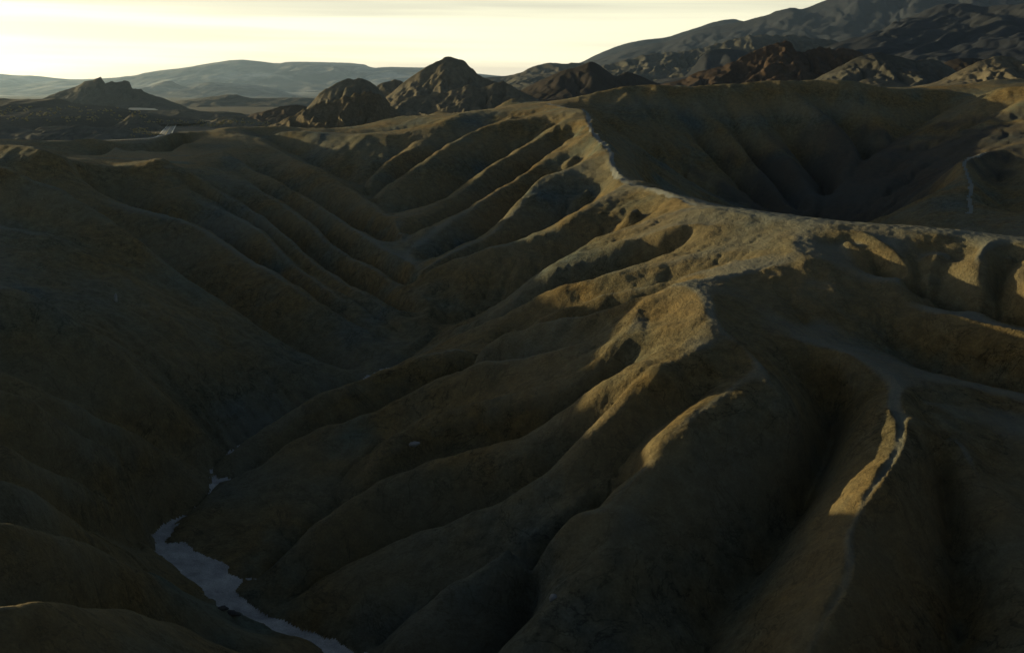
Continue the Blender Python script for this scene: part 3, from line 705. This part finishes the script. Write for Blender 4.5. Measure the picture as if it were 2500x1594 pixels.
M_far = earth('far_mountain_rock', [(.07, .07, .08), (.09, .088, .09), (.42, .40, .36)], 0.0013, 0.4, 0.01, 8, specks=0.25)
M_far2 = earth('blue_grey_rock', [(.013, .017, .026), (.018, .022, .031), (.028, .031, .036)], 0.0030, 0.5, 0.02, 5, specks=0.30)
M_pale = earth('pale_badland_clay', [(.062, .062, .055), (.082, .080, .068), (.048, .048, .044)], 0.010, 0.5, 0.2, 0.8, specks=0.3)
M_tan = earth('tan_rock', [(.082, .075, .058), (.108, .095, .070), (.066, .060, .048)], 0.012, 0.6, 0.35, 0.6, specks=0.35)
M_brown = earth('red_brown_rock', [(.040, .028, .021), (.055, .037, .026), (.085, .07, .055)], 0.014, 0.7, 0.4, 0.7, specks=0.4)
M_ochre = earth('ochre_rock', [(.070, .055, .036), (.11, .09, .06), (.085, .066, .04)], 0.03, 0.7, 0.5, 0.6, specks=0.45)
M_dark = earth('black_brown_rock', [(.020, .016, .014), (.030, .023, .019)], 0.02, 0.6, 0.4, 0.6, specks=0.3)
M_grey = earth('dark_grey_rock', [(.050, .048, .044), (.068, .062, .052)], 0.02, 0.6, 0.3, 0.8, specks=0.35)

ridge('mountain', 'hazy flat topped blue mountain range on the horizon at left', [(-420, 176), (-200, 168), (0, 181), (42, 185), (83, 185), (133, 191), (179, 195), (249, 192), (324, 187), (361, 176), (461, 165), (498, 157), (581, 145), (631, 150), (681, 156), (702, 151), (764, 152), (885, 155), (909, 167), (939, 164), (1000, 165), (1060, 166), (1200, 185), (1400, 200)], 11500, 3600, 1500, -34, M_far, 900, 0.3, 3, 0.004, 70, 10, cat='mountain')
ridge('hill', 'low rounded hazy hill in front of the flat topped mountain', [(330, 236), (361, 212), (415, 195), (436, 208), (469, 216), (498, 201), (540, 203), (644, 210), (706, 228), (730, 236)], 6800, 900, 500, -33, M_far, 260, 0.4, 8, 0.01, 40, 8)
ridge('hill', 'long low grey hill on the plain right of the jagged dark hill', [(400, 252), (423, 249), (498, 239), (569, 230), (598, 237), (615, 241), (690, 239), (768, 240), (800, 246)], 2500, 300, 150, -36, M_grey, 70, 0.5, 11, 0.02, 40, 8)
ridge('jagged_hill', 'dark jagged rocky hill with a notched crest beside the road at left', [(80, 256), (104, 242), (120, 233), (152, 223), (181, 213), (184, 212), (206, 200), (235, 192), (247, 188), (249, 195), (254, 199), (256, 204), (265, 201), (274, 197), (278, 199), (284, 200), (298, 199), (303, 196), (308, 198), (316, 200), (318, 207), (320, 212), (324, 217), (345, 218), (351, 224), (372, 232), (405, 243), (436, 254), (459, 264)], 1450, 150, 120, -31, M_grey, 38, 0.42, 14, 0.02, 60, 12, crisp=True)
ridge('terrace', 'dark scrub covered gravel terrace with pale eroded bluffs at far left', [(-500, 250), (-200, 244), (0, 240), (41, 243), (100, 243), (125, 241), (141, 239), (162, 248), (183, 255), (239, 257), (300, 264), (330, 272), (360, 288), (372, 300)], (1000, 880), 330, 120, -27.5, M_terr, 60, 0.32, 17, 0.02, 60, 8, pw=0.9)
ridge('bluff', 'row of pale grey eroded clay bluffs under the dark terrace at left', [(-80, 312), (-40, 308), (0, 306), (30, 307), (60, 318), (85, 321), (97, 312), (120, 308), (160, 309), (185, 306), (215, 308), (250, 312), (280, 313), (305, 316), (322, 330), (330, 338)], (642, 632), 40, 60, -27.5, M_pale, 13, 0.7, 19, 0.04, 40, 14, pw=0.8)
ridge('mesa', 'low dark flat topped bench behind the end of the road', [(312, 274), (320, 268), (382, 270), (457, 266), (482, 272), (581, 274), (615, 285), (640, 293)], 1230, 60, 90, -31.3, M_terr, 26, 0.4, 22, 0.03, 36, 10, pw=0.55)
ridge('mound', 'small dark rounded mound at the left edge of the road', [(296, 300), (311, 283), (332, 277), (353, 282), (370, 295), (376, 312)], 800, 30, 30, -28.5, M_grey, 16, 0.35, 24, 0.03, 36, 12, pw=0.7)
ridge('mound', 'low pale mound on the scrub flat right of the road', [(500, 304), (511, 299), (536, 287), (581, 282), (615, 287), (640, 301)], 900, 32, 30, -29.5, M_tan, 12, 0.5, 26, 0.03, 36, 12, pw=0.8)
ridge('mound', 'brown mound between the dark bench and the craggy brown outcrop', [(600, 288), (615, 278), (648, 272), (690, 260), (706, 257), (739, 257), (770, 270), (800, 285)], 980, 45, 40, -29, M_brown, 16, 0.5, 28, 0.03, 40, 12)
ridge('rocky_hill', 'steep double topped grey hill left of the pointed peak', [(720, 292), (754, 259), (783, 225), (820, 202), (840, 196), (854, 190), (866, 196), (879, 191), (903, 198), (918, 209), (930, 224), (950, 250)], 920, 75, 70, -26, M_tan, 26, 0.5, 31, 0.02, 60, 14)
ridge('rocky_hill', 'small light topped hill between the double topped hill and the pointed peak', [(880, 236), (918, 209), (933, 205), (957, 194), (970, 194), (984, 200), (1010, 220), (1040, 240)], 1000, 60, 60, -26, M_tan, 24, 0.5, 33, 0.02, 40, 12)
ridge('pointed_peak', 'tall pointed tan rock peak standing against the sky', [(870, 290), (949, 233), (987, 200), (1016, 180), (1030, 170), (1045, 161), (1056, 155), (1065, 150), (1075, 148), (1086, 141), (1099, 137), (1115, 144), (1126, 148), (1136, 150), (1146, 163), (1157, 169), (1165, 182), (1178, 190), (1184, 190), (1230, 208), (1270, 222), (1330, 250)], 980, 110, 90, -26, M_tan, 34, 0.42, 35, 0.012, 80, 16)
ridge('craggy_outcrop', 'craggy brown rock outcrop in front of the double topped hill', [(660, 306), (700, 291), (740, 270), (783, 252), (800, 249), (825, 240), (845, 237), (866, 226), (885, 227), (903, 222), (918, 228), (933, 234), (957, 261), (990, 285), (1020, 298)], 560, 42, 40, -24, M_ochre, 13, 0.62, 37, 0.05, 60, 12)
ridge('rocky_hill', 'broken grey and brown rock ridge below the pointed peak', [(930, 275), (953, 252), (985, 242), (1016, 234), (1045, 233), (1074, 230), (1095, 224), (1115, 217), (1140, 208), (1160, 212), (1178, 216), (1198, 205), (1215, 201), (1232, 199), (1244, 205), (1265, 225), (1286, 240), (1315, 250), (1360, 262)], 680, 62, 50, -20, M_tan, 20, 0.62, 39, 0.03, 70, 12)
ridge('dark_hill', 'smooth black brown hill rising behind the central ridge', [(1200, 250), (1267, 223), (1294, 209), (1340, 188), (1381, 169), (1406, 165), (1425, 158), (1443, 150), (1460, 158), (1481, 173), (1501, 188), (1514, 182), (1531, 175), (1547, 180), (1572, 190), (1593, 200), (1618, 206), (1680, 222)], 1050, 130, 90, -18, M_dark, 60, 0.25, 41, 0.008, 50, 12)
ridge('brown_ridge', 'slanting red brown rock ridge with a blunt summit behind the central ridge', [(1560, 222), (1616, 205), (1640, 201), (1666, 195), (1690, 182), (1708, 174), (1737, 170), (1770, 160), (1795, 148), (1816, 137), (1835, 128), (1853, 121), (1866, 115), (1876, 108), (1882, 112), (1900, 107), (1915, 103), (1932, 101), (1938, 112), (1943, 126), (1957, 130), (1985, 118), (2010, 116), (2040, 122), (2061, 119), (2080, 121), (2094, 125), (2110, 135), (2140, 160), (2180, 200)], 840, 95, 70, -2, M_brown, 24, 0.5, 43, 0.03, 70, 12)
ridge('clay_hill', 'pale olive clay hill below the red brown ridge at right', [(1960, 208), (2011, 183), (2052, 162), (2081, 145), (2115, 133), (2144, 127), (2173, 135), (2206, 141), (2231, 147), (2262, 146), (2289, 147), (2306, 156), (2335, 174), (2370, 205)], 620, 70, 60, 1, M_pale, 18, 0.55, 45, 0.02, 60, 12)
ridge('dark_hill', 'small black hill showing behind the clay hill at right', [(2270, 172), (2290, 163), (2331, 143), (2380, 142), (2430, 150), (2500, 170)], 900, 70, 60, 8, M_dark, 30, 0.3, 47, 0.02, 36, 10)
ridge('clay_hill', 'tan furrowed hill with a sunlit left flank near the right edge', [(2230, 215), (2289, 200), (2331, 179), (2372, 158), (2414, 141), (2443, 134), (2476, 143), (2500, 150), (2580, 165), (2650, 190)], 520, 60, 50, 2, M_tan, 15, 0.55, 49, 0.02, 60, 12)
ridge('clay_hill', 'small brown mound in the gap behind the rounded ridge at right', [(2070, 212), (2094, 201), (2123, 190), (2150, 196), (2185, 200), (2206, 207), (2239, 216), (2270, 225)], 480, 24, 24, 1, M_tan, 9, 0.5, 51, 0.03, 36, 10)
ridge('mountain', 'distant blue mountain shoulder descending to the sky gap', [(1300, 215), (1380, 167), (1423, 151), (1460, 132), (1514, 111), (1562, 98), (1629, 93), (1666, 79), (1712, 64), (1749, 52), (1791, 47), (1811, 52), (1850, 56), (1950, 40), (2100, 20), (2400, 0)], 6200, 1400, 900, -10, M_far2, 380, 0.14, 53, 0.006, 50, 8, cut=0.5, cat='mountain')
ridge('mountain', 'large dark blue mountain rising out of frame at upper right', [(1180, 225), (1330, 190), (1420, 158), (1500, 133), (1583, 108), (1637, 102), (1708, 71), (1770, 62), (1816, 52), (1849, 42), (1874, 39), (1899, 27), (1940, 20), (1953, 25), (1978, 17), (2023, 0), (2100, -28), (2250, -55), (2400, -75), (2600, -95), (2850, -80), (3200, -20)], (4700, 4200), 1700, 900, -5, M_far2, 330, 0.15, 55, 0.008, 80, 10, cut=0.5, cat='mountain')
ridge('mountain', 'low dark mountain foot behind the black brown hill', [(1120, 205), (1160, 193), (1190, 189), (1223, 187), (1269, 180), (1294, 165), (1319, 157), (1352, 153), (1377, 159), (1402, 151), (1450, 160), (1520, 175), (1620, 200)], 2900, 420, 300, -22, M_grey, 120, 0.45, 57, 0.012, 50, 10, cat='mountain')
ridge('badland_belt', 'belt of pale crumpled badlands along the foot of the big mountain', [(1190, 232), (1230, 205), (1262, 187), (1300, 184), (1340, 178), (1380, 172), (1420, 164), (1480, 160), (1530, 146), (1583, 133), (1640, 128), (1679, 125), (1749, 108), (1800, 94), (1857, 85), (1915, 87), (1998, 92), (2080, 108), (2160, 130), (2260, 160)], 2100, 420, 260, -6, M_pale, 40, 0.42, 59, 0.02, 80, 10)
ridge('dark_hill', 'dark blue hump in the middle of the pale badland belt', [(1660, 196), (1690, 170), (1716, 131), (1740, 124), (1766, 118), (1811, 124), (1850, 140), (1900, 170)], 1750, 180, 130, 4, M_far2, 90, 0.3, 61, 0.012, 40, 10)
ridge('mountain', 'near dark brown mountain flank filling the top right corner', [(1960, 165), (2030, 125), (2100, 100), (2160, 72), (2214, 42), (2240, 34), (2268, 24), (2290, 14), (2314, 5), (2335, 9), (2355, 7), (2385, 14), (2414, 18), (2460, 12), (2500, 8), (2650, -10), (2900, 30)], (1900, 1500), 620, 400, 10, M_far2, 120, 0.2, 63, 0.015, 80, 10, cut=0.7, cat='mountain')

# ------------------------------------------------------------------ small things
def zat(x, y):
    r = math.hypot(x, y); t = math.atan2(x, y)
    i = int(np.clip(np.searchsorted(radii, r) - 1, 0, nr - 2)); j = int(np.clip(np.searchsorted(theta, t) - 1, 0, nc - 2))
    a = (r - radii[i]) / (radii[i + 1] - radii[i]); b = (t - theta[j]) / (theta[j + 1] - theta[j])
    return float(ZG[i, j] * (1 - a) * (1 - b) + ZG[i + 1, j] * a * (1 - b) + ZG[i, j + 1] * (1 - a) * b + ZG[i + 1, j + 1] * a * b)

def hit(u, v, r0=40.0, r1=1300.0):
    """first place on the ground along the sight line of a traced point"""
    x1, _, z1 = px(u, v, 1.0)
    Y = r0
    while Y < r1:
        if z1 * Y <= zat(x1 * Y, Y): return x1 * Y, Y, z1 * Y
        Y *= 1.002
    return x1 * r1, r1, z1 * r1

random.seed(5)
def rock_mesh(sx, sy, sz, seed, nu=14, nv=9, rough=0.35):
    u = np.linspace(0, 2 * np.pi, nu, endpoint=False); w = np.linspace(-0.5 * np.pi, 0.5 * np.pi, nv)
    U, Wv = np.meshgrid(u, w)
    X, Y, Zz = np.cos(U) * np.cos(Wv), np.sin(U) * np.cos(Wv), np.sin(Wv)
    k = 1 + rough * gnoise(X * 1.3 + seed * 5.1, Y * 1.3 + Zz * 1.1, seed) + rough * 0.5 * gnoise(X * 3 + Zz * 2, Y * 3 - seed, seed + 2)
    vs = np.stack([X * k * sx, Y * k * sy, Zz * k * sz], -1).reshape(-1, 3)
    i = np.arange(nu * nv).reshape(nv, nu)
    j = np.roll(i, -1, axis=1)
    return vs, np.stack([i[:-1], j[:-1], j[1:], i[1:]], -1).reshape(-1, 4)

M_rock = earth('dark_stone', [(.035, .034, .036), (.060, .056, .054)], 1.5, 0.6, 6, 0.05, specks=0.3)
M_chalk = earth('chalky_clay', [(.19, .19, .195), (.26, .26, .26)], 1.2, 0.6, 8, 0.05, specks=0.35)
def stone(name, u, v, size, seed, mat, label, cat, rz=0.0, sink=0.25):
    x, y, z = hit(u, v)
    vs, q = rock_mesh(*size, seed)
    o = make_mesh(name, vs, q, mat, smooth=False)
    o.location = (x, y, zat(x, y) + CZ + size[2] * (1 - 2 * sink)); o.rotation_euler = (0, 0, rz)
    return tag(o, label, cat)
stone('boulder', 542, 1488, (0.55, 0.30, 0.18), 3, M_rock, 'small flat dark stone lying upstream on the pale stream bed', 'boulder', 0.3)
stone('boulder', 566, 1500, (0.85, 0.36, 0.24), 4, M_rock, 'longer dark stone lying in the widest part of the pale stream bed', 'boulder', -0.2)
stone('pale_rock', 284, 738, (0.22, 0.30, 0.75), 6, M_chalk, 'narrow upright whitish rock on the shaded left slope', 'rock', 0.5, 0.2)
stone('pale_rock', 1012, 1092, (0.62, 0.40, 0.30), 8, M_chalk, 'whitish clay lump at the foot of a spur below the centre', 'rock', 0.2, 0.35)
stone('pale_rock', 1351, 1462, (0.38, 0.34, 0.30), 9, M_chalk, 'small whitish rock on the spur crest near the bottom edge', 'rock', 1.0, 0.3)

# pale flat of salt beyond the road and a low pale shed at the foot of the far mountain
def slab(name, corners, thick, mat):
    n = len(corners)
    top = [tuple(c) for c in corners]; bot = [(c[0], c[1], c[2] - thick) for c in corners]
    bm_v = top + bot
    me = bpy.data.meshes.new(name)
    me.from_pydata(bm_v, [], [tuple(range(n)), tuple(range(2 * n - 1, n - 1, -1))] + [(i, n + i, n + (i + 1) % n, (i + 1) % n) for i in range(n)])
    me.materials.append(mat); me.update()
    o = bpy.data.objects.new(name, me); SC.collection.objects.link(o); return o
M_salt = earth('salt_crust', [(.19, .22, .245), (.25, .275, .29)], 0.05, 0, rough=0.8, specks=0.1)
cs = [px(312, 268, 1260), px(345, 268.5, 1255), px(388, 269.5, 1255), px(376, 265.5, 1330), px(340, 263.5, 1340), px(316, 263.5, 1340)]
tag(slab('salt_flat', [(a, b, c + CZ) for a, b, c in cs], 0.8, M_salt), 'pale blue grey flat patch of salt at the foot of the jagged hill', 'salt flat', 'structure')

cs = [px(744, 229, 5600), px(778, 229.5, 5600), px(772, 226.0, 7000), px(750, 225.8, 7000)]
tag(slab('salt_flat', [(a, b, c + CZ + 12) for a, b, c in cs], 3.0, M_salt), 'tiny whitish patch at the foot of the far blue mountain', 'salt flat', 'structure')

# scrub on the flats: far more bushes than one could count
M_scrub = earth('dry_scrub', [(.16, .13, .06), (.30, .23, .10)], 0.4, 0, specks=0.3)
bv, bq, off = [], [], 0
def terr_top(u):
    return np.interp(u, [0, 372], [0, 1])
dg = bpy.context.evaluated_depsgraph_get()
def ray_ground(u, v):
    from mathutils import Vector
    x1, y1, z1 = px(u, v, 1.0)
    okk, loc, nrm, idx, ob, m = SC.ray_cast(dg, Vector((0, 0, CZ)), Vector((x1, y1, z1)).normalized())
    return (loc, ob) if okk else (None, None)
bpy.context.view_layer.update()
dg = bpy.context.evaluated_depsgraph_get()
patches = [((2, 360), (262, 298), 330, 0.9), ((318, 398), (312, 336), 260, 0.55), ((432, 660), (297, 309), 330, 0.6), ((330, 640), (292, 300), 120, 0.7)]
count = 0
for (ua, ub), (va, vb), n, size in patches:
    for k in range(n):
        u = random.uniform(ua, ub); v = random.uniform(va, vb)
        if gnoise(np.array(u / 40.0), np.array(v / 9.0), 71) < -0.05: continue
        loc, ob = ray_ground(u, v)
        if loc is None or ob.name.split('.')[0] not in ('ground', 'terrace', 'mesa', 'mound', 'bluff', 'gravel_flat') or loc.y < 480: continue
        r = size * random.uniform(0.5, 1.25)
        vs, q = rock_mesh(r, r, r * random.uniform(0.55, 0.9), random.randint(1, 40), 7, 5, 0.6)
        bv.append(vs + np.array([loc.x, loc.y, loc.z + r * 0.25])); bq.append(q + off); off += len(vs); count += 1
if bv:
    sb = make_mesh('scrub', np.vstack(bv), np.vstack(bq), M_scrub, smooth=False)
    tag(sb, 'straw coloured desert scrub scattered over the dark terrace and beside the road', 'scrub', 'stuff')

# ------------------------------------------------------------------ the morning air
hv = [(x, y, z) for z in (8.0, 900.0) for x, y in ((-17500, -17500), (17500, -17500), (17500, 17500), (-17500, 17500))]
hz = make_mesh('haze', hv, [(0, 3, 2, 1), (4, 5, 6, 7), (0, 1, 5, 4), (1, 2, 6, 5), (2, 3, 7, 6), (3, 0, 4, 7)], None, smooth=False)
mh = bpy.data.materials.new('haze'); mh.use_nodes = True
for n in list(mh.node_tree.nodes): mh.node_tree.nodes.remove(n)
ho = mh.node_tree.nodes.new('ShaderNodeOutputMaterial'); hp = mh.node_tree.nodes.new('ShaderNodeVolumePrincipled')
hp.inputs['Color'].default_value = (0.46, 0.67, 1.0, 1); hp.inputs['Density'].default_value = 3.3e-5; hp.inputs['Anisotropy'].default_value = 0.6
mh.node_tree.links.new(hp.outputs[0], ho.inputs['Volume'])
hz.data.materials.append(mh)
tag(hz, 'thin morning haze filling the valley and veiling the far mountains', 'haze', 'stuff')
